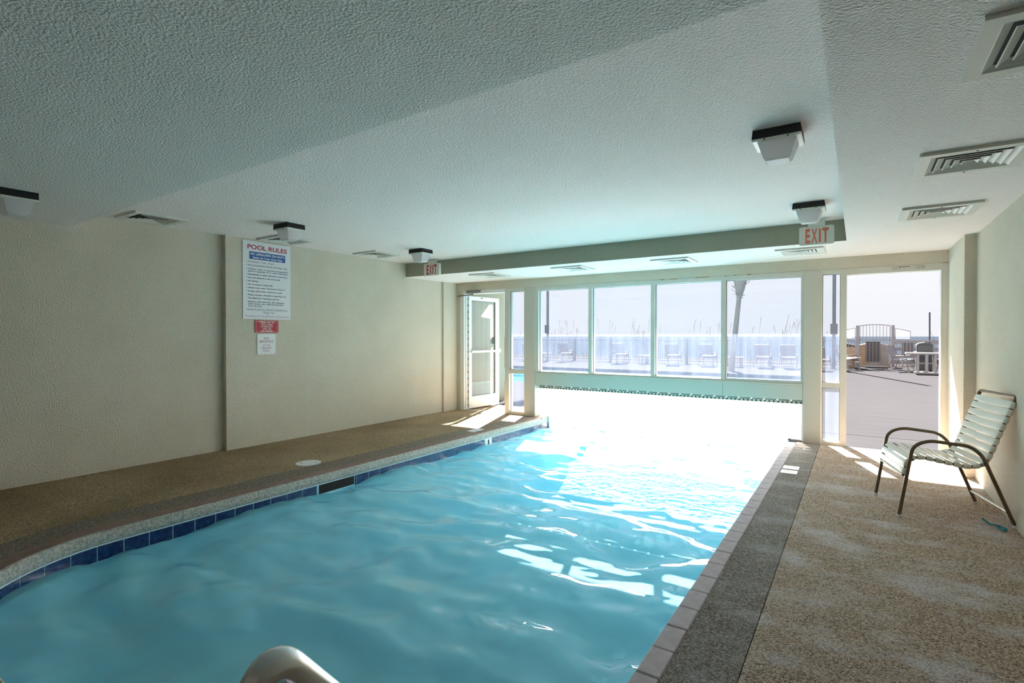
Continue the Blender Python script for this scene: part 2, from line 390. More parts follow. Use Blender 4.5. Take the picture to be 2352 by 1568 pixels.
# floor: slabs around the pool
def outline_y(x):   # near-left curved boundary at offset o handled by polygon below
    return x
def curve_pts(o, n=14):
    return [(PX0+RAD+(RAD+o)*math.cos(PI+i/n*PI/2), PY0+RAD+(RAD+o)*math.sin(PI+i/n*PI/2)) for i in range(n+1)]
TOPW = 0.135          # left coping top width
fl = MB()
def flat(mb, poly, z0=-.12, z1=0.0): mb.prism(poly, z0, z1, 'z')
flat(fl, [(-0.385, YB), (XR+.02, YB), (XR+.02, YF+.02), (-0.385, YF+.02)])
floor = struct(fl.build('floor', M['deck']), 'brown pebble aggregate pool deck with whitish stains')
fb = MB(); flat(fb, [(-0.645, PY0-.1), (-0.389, PY0-.1), (-0.389, YF+.02), (-0.645, YF+.02)]); fb.build('border_band', M['deck_band'], floor)
BW = 0.39
fll = MB()
cp = curve_pts(BW)
flat(fll, [(-6.34, YF+.02), (-6.34, YB), (-0.389, YB), (-0.389, PY0-BW), (PX0+RAD, PY0-BW)] + cp[::-1][1:] + [(PX0-BW, YF+.02)])
fll.build('deck_slab', M['deck_left'], floor)
fbl = MB(); a = curve_pts(BW-.003); b_ = curve_pts(TOPW+.004)
n = len(a)
vs = [(x, y, 0) for x, y in a] + [(x, y, 0) for x, y in b_]
fbl.add(vs, [(i, i+1, n+i+1, n+i) for i in range(n-1)])
flat(fbl, [(PX0-BW+.003, PY0+RAD), (PX0-TOPW-.004, PY0+RAD), (PX0-TOPW-.004, YF+.02), (PX0-BW+.003, YF+.02)])
flat(fbl, [(PX0+RAD, PY0-BW+.003), (-.389, PY0-BW+.003), (-.389, PY0-TOPW-.004), (PX0+RAD, PY0-TOPW-.004)])
fbl.build('border_band', M['deck_left_band'], floor)

# walls
w = MB()
w.box(-6.5, -6.30, YB, 3.39, -.2, 2.75); w.box(-6.5, -6.228, 3.39, 4.478, -.2, 2.75)
w.box(-6.5, -6.236, 4.478, 4.484, -.2, 2.75); w.box(-6.5, -6.230, 4.484, 7.27, -.2, 2.75); w.box(-6.5, -6.198, 7.27, 7.95, -.2, 2.75)
wl = struct(w.build('wall_left', M['wall']), 'sage stucco wall with shallow pilasters')
bd = MB(); bd.tube([(-6.229, 4.481, 0), (-6.229, 4.481, ZC)], .004, 6); bd.build('caulk_bead', M['caulk'], wl)
w = MB(); w.box(XR, 1.14, YB, 7.95, -.2, 2.75); w.box(.85, 1.14, 6.60, 7.95, -.2, 2.75)
struct(w.build('wall_right', M['wall']), 'sage stucco side wall with pilaster by the doorway')
w = MB(); w.box(-6.5, 1.14, YB-.2, YB, -.2, 2.75)
struct(w.build('wall_back', M['wall']), 'stucco wall at the near end of the room')
# far wall: header + two columns
w = MB(); w.box(-6.30, 1.14, YF, 7.95, 2.178, 2.75)
far = struct(w.build('wall_far', M['wall']), 'sage header beam over the window wall')
w = MB(); w.bbox(-4.743, -4.53, YF-.005, 7.84, -.3, 2.178, .006); w.build('column', M['col'], far)
w = MB(); w.bbox(-.58, -.377, YF-.005, 7.84, -.3, 2.178, .006); w.build('column', M['col'], far)
w = MB(); w.box(-6.30, -6.075, YF, 7.95, -.1, 2.178); w.build('jamb_wall', M['wall'], far)

# ceilings and soffits
c = MB(); c.box(-6.5, 1.14, YB, 7.95, ZC, 2.75)
ceil = struct(c.build('ceiling', M['ceil']), 'white stucco recessed ceiling')
def soffit(name, poly, z, facemat, under=None):
    mb = MB(); n = len(poly)
    mb.add([(x, y, z) for x, y in poly], [tuple(range(n))])
    mb.cur = 1
    for i in range(n):
        (x0, y0), (x1, y1) = poly[i], poly[(i+1) % n]
        mb.add([(x0, y0, z), (x1, y1, z), (x1, y1, ZC+.02), (x0, y0, ZC+.02)], [(0, 1, 2, 3)])
    mb.cur = 0; mb.add([(x, y, ZC+.02) for x, y in poly], [tuple(range(n))])
    return struct(mb.build(name, [under or M['ceil'], facemat]))
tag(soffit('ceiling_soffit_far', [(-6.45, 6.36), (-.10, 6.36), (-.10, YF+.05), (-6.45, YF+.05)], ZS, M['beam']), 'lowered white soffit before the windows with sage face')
tag(soffit('ceiling_soffit_right', [(-.10, YB), (1.1, YB), (1.1, YF+.05), (-.10, YF+.05)], ZS, M['ceil']), 'lowered white stucco soffit along the right wall')
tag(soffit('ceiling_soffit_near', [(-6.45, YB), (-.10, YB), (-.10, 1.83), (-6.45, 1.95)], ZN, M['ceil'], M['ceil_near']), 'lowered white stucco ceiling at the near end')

# pool basin
pb = MB()
path = pool_path(y_end=8.52)
path += [(x, PY0, 0, -1) for x in (-2.5, -1.6, PX1)]
path2 = path
z0 = -1.15
ring = [(p[0], p[1]) for p in path2] + [(PX1, y) for y in (2, 4, 6, 7.5, 8.52)]
n = len(ring)
pb.add([(x, y, -.09) for x, y in ring] + [(x, y, z0) for x, y in ring], [(i, i+1, n+i+1, n+i) for i in range(n-1)])
pb.add([(x, y, z0) for x, y in ring], [tuple(range(n))])
basin = struct(pb.build('pool_basin', M['plaster']), 'turquoise plaster pool shell')

# coping: right-hand flat stones
cr_ = MB(); cr_.bbox(0, .098, 0, .200, -.055, 0.004, .005)
first = cr_.build('coping_stone', M['coping'], basin, loc=(PX1-.004, .62, 0))
y = .62 + .2052
while y < 7.55:
    shared(first, 'coping_stone', basin, (PX1-.004+random.uniform(-.0015, .0015), y, random.uniform(-.001, .001))); y += .2052
rn = MB(); rn.box(PX1+.012, -.66, PY0, 7.95, -.14, -.05); rn.build('coping_bed', M['grout'], basin)
# coping: left and near, reddish top stones and grey rounded nose stones
def arc_samples(o):
    """evenly walk the left + curve + near outline, at outward offset o; returns list of (x,y,nx,ny,s)"""
    p = pool_path(y_end=7.62); p += [(x, PY0, 0, -1) for x in (-3.0, -2.5, -2.0, -1.5, -1.0, PX1)]
    out = []; s = 0
    for i, q in enumerate(p):
        if i: s += math.hypot(q[0]-p[i-1][0], q[1]-p[i-1][1])
        out.append(q + (s,))
    return out
AS = arc_samples(0)
def at_s(s):
    for i in range(1, len(AS)):
        if AS[i][4] >= s:
            a, b2 = AS[i-1], AS[i]; t_ = (s-a[4])/max(1e-6, b2[4]-a[4])
            x, y_, nx, ny = [a[k]*(1-t_)+b2[k]*t_ for k in range(4)]; l = math.hypot(nx, ny) or 1
            return (x, y_, nx/l, ny/l)
    return AS[-1][:4]
STOT = AS[-1][4]
def run(s0, s1, step=.05):
    k = max(1, int(math.ceil((s1-s0)/step))); return [at_s(s0+(s1-s0)*i/k) for i in range(k+1)]
top_prof = [(.012, -.03), (TOPW, -.03), (TOPW, .002), (.016, .002)]
s = 0; i = 0
while s < STOT-.05:
    e2 = min(s+.305, STOT); mb = MB(); mb.sweep(top_prof, run(s, e2-.004)); mb.build('coping_stone', M['coping_red'], basin); s = e2
nose_prof = [(.045, 0.0), (.020, -.002), (.004, -.012), (-.006, -.030), (-.010, -.05), (-.008, -.072), (0.0, -.088), (.02, -.092), (.045, -.092)]
s = 0
while s < STOT-.05:
    e2 = min(s+.62, STOT); mb = MB(); mb.sweep(nose_prof, run(s, e2-.003)); mb.build('nose_stone', M['coping_nose'], basin, smooth=True); s = e2
mb = MB(); mb.sweep([(.002, -.092), (.03, -.092), (.03, -.099), (-.002, -.099)], run(0, STOT)); mb.build('caulk_line', M['caulk'], basin)
# waterline tiles (left run, curve, near run)
mb = MB(); mb.sweep([(.004, -.095), (.03, -.095), (.03, -.20), (.004, -.20)], run(-0.0, STOT)); mb.build('grout_bed', M['grout'], basin)
def s_of_y(y): return 7.62 - y
s = 0; pitch = .1615
SK0, SK1 = s_of_y(3.72), s_of_y(3.28); FT0, FT1 = s_of_y(6.19), s_of_y(6.02)
while s < STOT-.03:
    e2 = min(s+pitch, STOT)
    lo, hi = s, e2-.007
    for (g0, g1) in ((SK0, SK1), (FT0, FT1)):
        if lo < g1 and hi > g0:
            if lo < g0: hi = g0-.004
            elif hi > g1: lo = g1+.004
            else: lo = hi
    if hi-lo > .015:
        mb = MB(); mb.sweep([(-.003, -.100), (.02, -.100), (.02, -.200), (-.003, -.200)], run(lo, hi)); mb.build('tile', M['tile'], basin)
    s = e2
# second tile run beyond the last coping joint, to the curtain
for k in range(2):
    mb = MB(); mb.box(PX0-.02, PX0+.003, 7.627+k*pitch, 7.627+k*pitch+pitch-.007, -.200, -.100); mb.build('tile', M['tile'], basin)
mb = MB(); mb.box(PX0-.06, PX0+.006, 7.62, 7.95, -.098, -.002); mb.build('nose_stone', M['coping_nose'], basin)
mb = MB(); mb.box(PX0-TOPW-.3, PX0-.05, 7.62, 7.95, -.09, 0.001); mb.build('coping_stone', M['coping_red'], basin)
# skimmer mouth and rope anchor
mb = MB(); mb.box(PX0-.30, PX0+.002, 3.285, 3.715, -.188, -.100); sk = tag(mb.build('skimmer_mouth', M['black'], basin), 'dark skimmer opening')
mb = MB(); mb.box(PX0-.02, PX0+.008, 6.025, 6.09, -.21, -.10); mb.box(PX0-.02, PX0+.008, 6.125, 6.185, -.21, -.10); mb.box(PX0-.02, PX0+.001, 6.09, 6.125, -.21, -.10)
mb.build('rope_anchor_tile', M['white'], basin)
mb = MB(); mb.box(PX0-.01, PX0+.003, 6.095, 6.120, -.20, -.12); mb.build('anchor_slot', M['black'], basin)

# water surface with real ripples
def wave(x, y):
    h = 0.0
    h += .046*noise.noise(Vector((x*1.3, y*2.1, 1.3)))
    h += .034*noise.noise(Vector((x*2.6+7, y*4.6, 4.1)))
    h += .0065*noise.noise(Vector((x*7.0, y*9.5+3, 8.7)))
    return h
mb = MB(); nx, ny = 168, 340
x0, x1, y0, y1 = PX0-.001, PX1+.03, PY0-.02, 8.58
vs = []; keep = []
for j in range(ny+1):
    for i in range(nx+1):
        x = x0+(x1-x0)*i/nx; y = y0+(y1-y0)*j/ny
        vs.append((x, y, WZ+wave(x, y)))
cxr, cyr = PX0+RAD, PY0+RAD
fs = []
for j in range(ny):
    for i in range(nx):
        x = x0+(x1-x0)*(i+.5)/nx; y = y0+(y1-y0)*(j+.5)/ny
        if x < cxr and y < cyr and math.hypot(x-cxr, y-cyr) > RAD+.012: continue
        q = j*(nx+1)+i; fs.append((q, q+1, q+nx+2, q+nx+1))
mb.add(vs, fs); wt = mb.build('pool_water', M['water'], smooth='all', recalc=False); tag(wt, 'rippled turquoise water of the indoor pool', 'water', kind='stuff')

# ================================================================== WINDOW WALL
def frame_rect(mb, x0, x1, z0, z1, wl_, wr, wb, wt_, y0, y1):
    mb.box(x0, x0+wl_, y0, y1, z0, z1); mb.box(x1-wr, x1, y0, y1, z0, z1)
    mb.box(x0+wl_, x1-wr, y0, y1, z0, z0+wb); mb.box(x0+wl_, x1-wr, y0, y1, z1-wt_, z1)
GY = 7.725
def pane(parent, x0, x1, z0, z1, m):
    g = MB(); g.add([(x0-.004, GY, z0-.004), (x1+.004, GY, z0-.004), (x1+.004, GY, z1+.004), (x0-.004, GY, z1+.004)], [(0, 1, 2, 3)])
    p = g.build('pane', m, parent); tag(p, 'salt-hazed glass pane')
    g = MB(); frame_rect(g, x0-.001, x1+.001, z0-.001, z1+.001, .006, .006, .006, .006, GY-.012, GY-.003)
    g.build('gasket', M['gasket'], p)
edges = [-4.53, -3.528, -2.526, -1.544, -.58]
glassx = [(-4.470, -3.556), (-3.500, -2.554), (-2.498, -1.572), (-1.516, -.606)]
labs = ['window bay nearest the side door, lamp post and deck chair behind its glass', 'window bay with streaky film on the glass, second from the side door',
        'third hazy window bay counting from the side door', 'window bay showing the palm trunk outside']
for i in range(4):
    x0, x1 = edges[i], edges[i+1]; g0, g1 = glassx[i]
    mb = MB(); frame_rect(mb, x0, x1, .722, 2.176, g0-x0, x1-g1, .046, .066, YF+.008, 7.79)
    mb.box(x0, x1, YF-.008, YF+.03, .722, .742)
    wn = struct(mb.build('window_%d' % (i+1), M['alu']), labs[i])
    pane(wn, g0, g1, .768, 2.11, M['glass'] if i else M['glass_clear'])
    if i >= 2:
        for (ra, rb2) in (((.10, .17), (.24, .36), (.62, .80)) if i == 2 else ((.02, .05), (.14, .17), (.30, .36))):
            rk = MB(); rk.prism([(x0+ra, 2.171), ((x0*2+ra+rb2)/2, 2.166), (x0+rb2, 2.170), (x0+rb2, 2.178), (x0+ra, 2.177)], YF-.002, YF+.012, 'y'); rk.build('rust_flake', M['rust'], wn)
def sidelight(n, x0, x1, g0, g1, lab, zb=.045):
    mb = MB(); frame_rect(mb, x0, x1, 0.0, 2.176, g0-x0, x1-g1, zb, .056, YF+.005, 7.79)
    mb.box(g0, g1, YF+.005, 7.79, .712, .776)
    wn = struct(mb.build('window_%d' % n, M['alu']), lab)
    pane(wn, g0, g1, zb, .712, M['glass_clear']); pane(wn, g0, g1, .776, 2.12, M['glass_clear'])
sidelight(5, -5.14, -4.743, -5.055, -4.745, 'narrow two-pane sidelight next to the open white door', .06)
sidelight(6, -.377, -.115, -.372, -.183, 'narrow two-pane sidelight beside the open doorway', .04)
mb = MB(); mb.bbox(-4.528, -.582, YF, 7.80, .535, .722, .003); pn = struct(mb.build('trim_1', M['panel']), 'pale panel under the windows over the pool')
mb = MB(); mb.box(-1.548, -1.545, YF-.0015, YF+.01, .536, .72); mb.build('panel_joint', M['gasket'], pn)
# right doorway frame (door_2) with rusty holes of a removed closer
mb = MB(); mb.box(-.115, .785, YF+.005, 7.80, 2.10, 2.176); mb.box(.785, .85, YF+.005, 7.80, 0, 2.176); mb.box(.80, .85, YF-.004, 7.66, 0, 2.172)
d2 = struct(mb.build('door_2', M['alu']), 'open doorway frame to the sunny terrace')
hs = MB()
for bx in (.33, .56):
    for k in range(8):
        hx = bx+.09*(k % 4)/4+random.uniform(0, .008); hz = 2.125+.022*(k//4)+random.uniform(0, .006); hs.box(hx, hx+.007, YF+.001, YF+.008, hz, hz+.007)
hs.box(.40, .50, YF+.001, YF+.008, 2.155, 2.160)
hs.build('screw_holes', M['screw'], d2)
# left door (door_1): frame + leaf swung out
mb = MB(); mb.box(-6.075, -5.14, YF+.005, 7.80, 2.118, 2.176); mb.box(-6.115, -6.03, YF-.01, 7.80, 0, 2.118)
mb.box(-6.03, -6.015, YF+.03, 7.78, 0, 2.118)
d1 = struct(mb.build('door_1', M['white']), 'open white framed glass door to the terrace')
th = MB(); th.box(-6.03, -5.14, 7.66, 7.76, 0, .006); th.build('threshold', M['tube_silver'], d1)
# leaf local: x along leaf from hinge, y thickness, z up
leaf = MB(); LW = .915
frame_rect(leaf, 0, LW, .02, 2.09, .075, .115, .215, .075, -.022, .022)
lf = leaf.build('leaf', M['white'], d1); lf.location = (-6.005, 7.735, 0); lf.rotation_euler = (0, 0, R(87.5))
g = MB(); g.add([(.07, 0, .23), (.80, 0, .23), (.80, 0, 2.02), (.07, 0, 2.02)], [(0, 1, 2, 3)]); g.build('door_pane', M['glass_door'], lf)
g = MB(); frame_rect(g, .074, .801, .234, 2.016, .008, .014, .008, .008, -.016, .016); g.build('pane_gasket', M['closer'], lf)
g = MB(); g.bbox(.03, .90, -.075, -.045, 1.045, 1.085, .006); g.box(.03, .06, -.05, -.02, 1.05, 1.08); g.bbox(.83, .90, -.085, -.02, 1.035, 1.10, .006); g.build('push_bar', M['white'], lf)
g = MB(); g.bbox(.815, .885, -.05, -.02, 1.20, 1.33, .005); g.build('lock_box', M['signw'], lf)
g = MB(); g.bbox(.72, .80, .0, .05, 1.20, 1.34, .005); g.build('keypad', M['closer'], lf)
g = MB(); g.tube(fillet([(.70, .02, 1.06), (.70, .07, 1.04), (.70, .07, .82), (.76, .07, .76), (.82, .02, .76)], .04), .011, 8); g.build('pull_handle', M['steel'], lf, smooth=True)
hg = MB()
for k in range(17): hg.tube([(-.006, -.012, .07+k*.122), (-.006, -.012, .10+k*.122)], .011, 6)
hg.build('hinge_knuckles', M['closer'], lf)
g = MB(); g.box(.34, .40, -.028, -.02, 2.055, 2.075); g.build('door_tag', M['wood'], lf)
g = MB(); g.bbox(-5.95, -5.66, YF-.055, YF+.004, 2.125, 2.178, .008); g.build('closer_body', M['closer'], d1)
g = MB(); g.tube([(-5.82, YF-.03, 2.12), (-5.82, YF-.03, 2.10)], .012, 8); g.tube([(-5.82, YF-.03, 2.102), (-6.17, YF-.02, 2.085)], .010, 6); g.tube([(-6.17, YF-.02, 2.085), (-5.995, 7.92, 2.095)], .009, 6)
g.build('closer_arm', M['bronze'], d1)

# strip curtain
cu = thing('strip_curtain', 'glowing white vinyl strip curtain hanging over the pool under the windows', 'curtain', (0, 0, 0))
CYL = 7.86
rl = MB(); x = -4.53
dots = [-4.403+.1597*k for k in range(25)]
prev = -4.53
for dx in dots+[-.52]:
    e2 = min(dx-.012, -.582)
    if e2 > prev: rl.box(prev, e2, 7.80, 7.845, .505, .535)
    prev = dx+.012
rl.build('rail_spacers', M['closer'], cu)
rl = MB(); rl.box(-4.53, -.582, 7.80, 7.845, .468, .506); rl.build('hanging_rail', M['col'], cu)
rh = MB(); k = 0; x = -4.505
while x < -.60: rh.box(x, x+.020, 7.797, 7.802, .474, .498); x += .0532
tag(rh.build('rail_slots', M['gasket'], cu), kind='stuff')
x = -4.56; k = 0
while x < -.66:
    wd = .205; cx0 = x+wd/2
    zb = (.0 if (cx0 < -4.30 or cx0 > -.80) else -.30)
    st = MB(); rows, cols = 7, 9; vs = []; ph = random.uniform(0, 6); am = random.uniform(.004, .014); tw = random.uniform(-.012, .012)
    for j in range(rows+1):
        z = .475 + (zb-.475)*j/rows; f = j/rows
        for i in range(cols+1):
            u = i/cols-.5
            vs.append((u*wd + tw*f, (.0 if k % 2 else .016) + (am+.004)*math.cos(u*PI)*(.4+f) + .006*math.sin(ph+f*2.5), z))
    n_ = len(vs); vs2 = [(a_, b2+.0018, c_) for a_, b2, c_ in vs]; fs = []
    for j in range(rows):
        for i in range(cols):
            q = j*(cols+1)+i; fs.append((q, q+1, q+cols+2, q+cols+1))
    st.add(vs, fs)
    o = st.build('vinyl_strip', M['vinyl'], cu, smooth='all', loc=(cx0, CYL, 0)); x += .163; k += 1

# ================================================================== OUTSIDE
gd = MB(); P_ = [(-40, 7.95), (40, 7.95), (40, 28.5), (-40, 28.5)]
def slab(x0, x1, y0, y1): gd.box(x0, x1, y0, y1, -.15, -.012)
# terrace slabs around the L-shaped outdoor pool
slab(-.74, 40, 7.66, 28.5); slab(-40, -6.5, 7.95, 13.5);  slab(-40, -15, 13.5, 28.5); slab(-15, -.74, 20.6, 28.5); slab(-6.5, -6.0, 8.6, 13.5); slab(-1.1, -.74, 8.6, 20.6)
ter = struct(gd.build('terrace_floor', M['concrete']), 'sunlit pale concrete terrace beyond the doors')
ob = MB(); ob.box(-15, -1.1, 8.6, 20.6, -1.6, -1.5)
for (x0, x1, y0, y1) in ((-15.1, -15, 13.5, 20.6), (-1.1, -1.0, 8.6, 20.6), (-15, -1.1, 20.6, 20.7), (-15, -6, 13.4, 13.5), (-6.1, -6, 8.6, 13.5), (-6, PX0-.001, 8.52, 8.6), (PX1+.001, -.6, 8.52, 8.6)): ob.box(x0, x1, y0, y1, -1.5, -.05)
struct(ob.build('outdoor_pool_basin', M['plaster']), 'outdoor pool shell')
ow = MB(); ow.add([(-6, 8.56, WZ), (-1.1, 8.56, WZ), (-1.1, 20.6, WZ), (-6, 20.6, WZ)], [(0, 1, 2, 3)]); ow.add([(-15, 13.5, WZ), (-6, 13.5, WZ), (-6, 20.6, WZ), (-15, 20.6, WZ)], [(0, 1, 2, 3)])
tag(ow.build('outdoor_pool_water', M['water_out'], recalc=False), 'glittering water of the outdoor pool seen through the windows', 'water', kind='stuff')
sb = MB(); sb.box(-6.5, PX0-TOPW, 7.67, 8.6, -.15, -.002); sb.build('deck_slab', M['deck_left'], ter)
jt = MB(); jt.box(-.73, 4, 8.69, 8.70, -.02, -.0105); jt.build('joint_line', M['joint'], ter)
bs = MB(); bs.box(-.3, 4, 24.2, 24.24, -.02, -.008); 
# balcony slab over the terrace edge
mb = MB(); mb.box(-12, 8, 7.95, 9.07, 2.60, 2.85); struct(mb.build('balcony_slab', M['wall']), 'concrete balcony slab above the windows outside')
mb = MB(); mb.box(-12, 8, 7.9, 8.1, 2.74, 6.0); struct(mb.build('facade_upper', M['wall']), 'upper facade of the building')
mb = MB(); mb.box(-6.6, -6.32, 7.95, 9.40, -.1, 2.6); struct(mb.build('wall_wing', M['cream']), 'cream wing wall outside behind the open door')
mb = MB(); mb.box(-60, 60, 28.5, 60, -1.2, -1.0); struct(mb.build('beach', M['sand']), 'sandy beach beyond the fence')
mb = MB(); mb.add([(-9000, 60, -2.5), (9000, 60, -2.5), (9000, 9000, -2.5), (-9000, 9000, -2.5)], [(0, 1, 2, 3)]); struct(mb.build('sea', M['sea']), 'calm pale blue sea')

FY = 27.0
def fence_run(lab, x0, x1, posts):
    fence = thing('picket_fence', lab, 'fence', (0, FY, 0))
    r = MB(); r.box(x0, x1, -.03, .03, 1.12, 1.19); r.build('top_rail', M['fence'], fence)
    r = MB(); r.box(x0, x1, -.025, .025, .10, .15); r.build('bottom_rail', M['fence'], fence)
    p = MB(); x = x0+.05
    while x < x1: p.box(x-.011, x+.011, -.011, .011, .12, 1.14); x += .115
    tag(p.build('pickets', M['fence'], fence), kind='stuff')
    for px in posts: q = MB(); q.bbox(px-.06, px+.06, -.06, .06, -.02, 1.27, .01); q.build('post', M['fence'], fence)
fence_run('long pale picket fence behind the windows, before the beach', -32, -.07, [-31.5, -29.3, -27.1, -24.9, -22.7, -20.4, -18, -15.62, -13.38, -11.23, -9.2, -7.17, -5.3, -3.42, -1.7])
fence_run('short pale picket fence stretch to the right of the arched gate', 1.29, 9, [3.9, 6.4, 8.9])
gate = thing('metal_gate', 'arched metal bar gate with a grey screen in the picket fence', 'gate', (0, FY, 0))
for gx in (-.005, 1.22): q = MB(); q.bbox(gx-.055, gx+.055, -.055, .055, -.02, 1.81, .01); q.build('gate_post', M['fence'], gate)
def arch(x): return 1.79 + .05*(1-((x-.6)/.55)**2)
f_ = MB(); f_.tube([(.075+1.05*i/12, 0, arch(.075+1.05*i/12)) for i in range(13)], .016, 6); f_.box(.06, 1.14, -.015, .015, 1.185, 1.215); f_.box(.06, 1.14, -.015, .015, .06, .095)
f_.box(.06, .09, -.015, .015, .06, 1.8); f_.box(1.11, 1.14, -.015, .015, .06, 1.8); f_.build('gate_frame', M['gate'], gate)
for i in range(1, 9):
    x = .075+1.05*i/9; q = MB(); q.box(x-.009, x+.009, -.008, .008, .08, arch(x)); q.build('bar', M['gate'], gate)
q = MB(); q.box(.28, .80, .02, .035, .27, 1.13); q.build('screen_panel', M['meshgrey'], gate)
q = MB(); q.bbox(1.03, 1.15, -.06, .02, .78, 1.01, .01); q.build('lock_box', M['gate'], gate)
def wing(name, lab, pts):
    t_ = thing(name, lab, 'panel', (0, FY, 0))
    q = MB(); P3 = [(x, 0, z) for x, z in pts]; q.tube(P3+[P3[0]], .016, 6); q.build('panel_frame', M['gate'], t_)
    q = MB(); q.prism(pts, -.003, .003, 'y'); q.build('sheet', glass_mat(name+'_sheet', .09, (.7, .72, .8), .1), t_)
wing('gate_side_panel', 'sloping clear side panel to the right of the arched gate', [(1.30, 1.215), (1.80, 1.215), (1.80, 1.55), (1.30, 1.68)])
wing('gate_side_panel', 'sloping clear side panel to the left of the arched gate', [(-.50, 1.24), (-.09, 1.24), (-.09, 1.70), (-.50, 1.60)])
# lattice boardwalk shed behind gate
sh = thing('beach_shed', 'tan board shed behind the arched gate', 'shed', (0, 0, 0))
q = MB(); q.box(.05, 1.15, 28.4, 29.4, -.9, .96); q.build('board_wall', M['tan'], sh)
q = MB(); q.prism([(-.02, .94), (.62, 1.10), (1.22, .94)], 28.35, 29.45, 'y'); q.build('roof', M['fence'], sh)
q = MB(); q.box(.05, .30, 28.38, 28.41, -.9, .92); q.build('side_board', M['wood'], sh)
bk = thing('boardwalk_railing', 'white slatted boardwalk railing beyond the fence', 'railing', (0, 29.5, 0))
for z in (-.2, .1, .4, .7, 1.0): q = MB(); q.box(1.25, 8, -.02, .02, z, z+.16); q.build('rail_board', M['fence'], bk)
for x in (1.3, 2.0, 2.7, 3.6, 4.6, 5.6, 6.6, 7.6): q = MB(); q.box(x, x+.1, -.07, -.02, -1, 1.2); q.build('post', M['fence'], bk)
gs = thing('screen_board', 'grey screen board behind the fence right of the gate', 'board', (1.76, 27.6, 0)); q = MB(); q.bbox(-.21, .21, -.02, .02, .55, 1.08, .005); q.build('board', M['meshgrey'], gs)
q = MB(); q.box(-.2, -.16, -.02, .02, -.05, .55); q.build('leg', M['fence'], gs); q = MB(); q.box(.16, .2, -.02, .02, -.05, .55); q.build('leg', M['fence'], gs)
# dark storage grill box
gr = thing('barbecue_grill', 'dark covered barbecue grill behind the white table', 'grill', (2.13, 25.6, 0))
q = MB(); q.bbox(-.24, .24, -.25, .25, .72, 1.04, .03); q.prism([(-.24, 1.03), (.24, 1.03), (.17, 1.09), (0, 1.125), (-.17, 1.09)], -.24, .24, 'y'); q.build('lid', M['grill'], gr)
q = MB(); q.bbox(-.31, .28, -.30, .27, .66, .76, .02); q.build('side_shelf', M['grill'], gr)
q = MB(); q.bbox(-.2, .24, -.24, .24, .05, .68, .02); q.build('cabinet', M['grill'], gr)
for wx in (-.16, .2): q = MB(); q.tube([(wx, -.2, .04), (wx, -.16, .04)], .05, 12); q.build('wheel', M['lamp_black'], gr)
# white slatted table end-on
tb = thing('patio_table', 'white plastic patio table standing end-on near the gate', 'table', (2.0, 24.4, -.012))
q = MB(); q.bbox(-.52, .62, -.35, .35, .70, .765, .012); q.build('table_top', M['plastic'], tb)
for (a_, b2) in ((-.20, -.13), (.04, .13), (.29, .37)): q = MB(); q.bbox(a_, b2, -.30, -.24, .06, .70, .006); q.build('leg', M['plastic'], tb)
for (a_, b2) in ((-.20, -.13), (.29, .37)): q = MB(); q.bbox(a_, b2, .24, .30, .06, .70, .006); q.build('leg', M['plastic'], tb)
q = MB(); q.box(-.13, .29, -.285, -.255, .375, .405); q.build('stretcher', M['plastic'], tb)
q = MB(); q.bbox(-.27, .42, -.34, -.22, .0, .07, .01); q.build('foot_bar', M['plastic'], tb); q = MB(); q.bbox(-.27, .42, .22, .34, .0, .07, .01); q.build('foot_bar', M['plastic'], tb)
bn = thing('low_bench', 'low white bench left of the arched gate', 'bench', (-.16, 26.4, -.012)); q = MB(); q.bbox(-.26, .26, -.2, .2, .43, .48, .01); q.build('seat', M['plastic'], bn)
for bx in (-.22, .2): q = MB(); q.box(bx, bx+.05, -.18, .18, 0, .43); q.build('leg', M['plastic'], bn)
pc = thing('wooden_post_cabinet', 'brown wooden cabinet behind the low bench beyond the fence', 'cabinet', (-.25, 27.5, 0)); q = MB(); q.bbox(-.16, .18, -.15, .15, -.02, .92, .01); q.build('body', M['wood'], pc); q = MB(); q.prism([(-.2, .90), (.24, .90), (.24, .94), (-.2, 1.04)], -.18, .18, 'y'); q.build('roof', M['lamp_black'], pc)
# poles
def sign_pole(lab, x, y, h, sz, group=None):
    t_ = thing('lamp_post', lab, 'post', (x, y, -.012)); q = MB(); q.tube([(0, 0, 0), (0, 0, h)], .068, 10); q.build('pole', M['pole'], t_, smooth=True)
    q = MB(); q.prism([(-.13, sz-.20), (-.11, sz-.22), (.11, sz-.22), (.13, sz-.20), (.13, sz+.20), (.11, sz+.22), (-.11, sz+.22), (-.13, sz+.20)], -.10, -.085, 'y'); q.build('notice_plate', M['pole'], t_)
sign_pole('grey post with a notice plate behind the window nearest the side door', -14.0, 25.0, 6.5, 1.75)
sign_pole('grey post with a notice plate behind the sidelight by the doorway', -.82, 25.6, 6.5, 1.66)
bp_ = thing('beach_pole', 'thin dark pole with a slack line on the beach by the doorway', 'pole', (2.56, 28.4, -1.0)); q = MB(); q.tube([(0, 0, 0), (-.02, 0, 3.36)], .028, 8); q.build('pole', M['grill'], bp_)
q = MB(); q.tube([(-.01, 0, 2.6), (.09, .02, 2.35), (.16, .03, 2.15)], .004, 4); q.build('line', M['grill'], bp_)
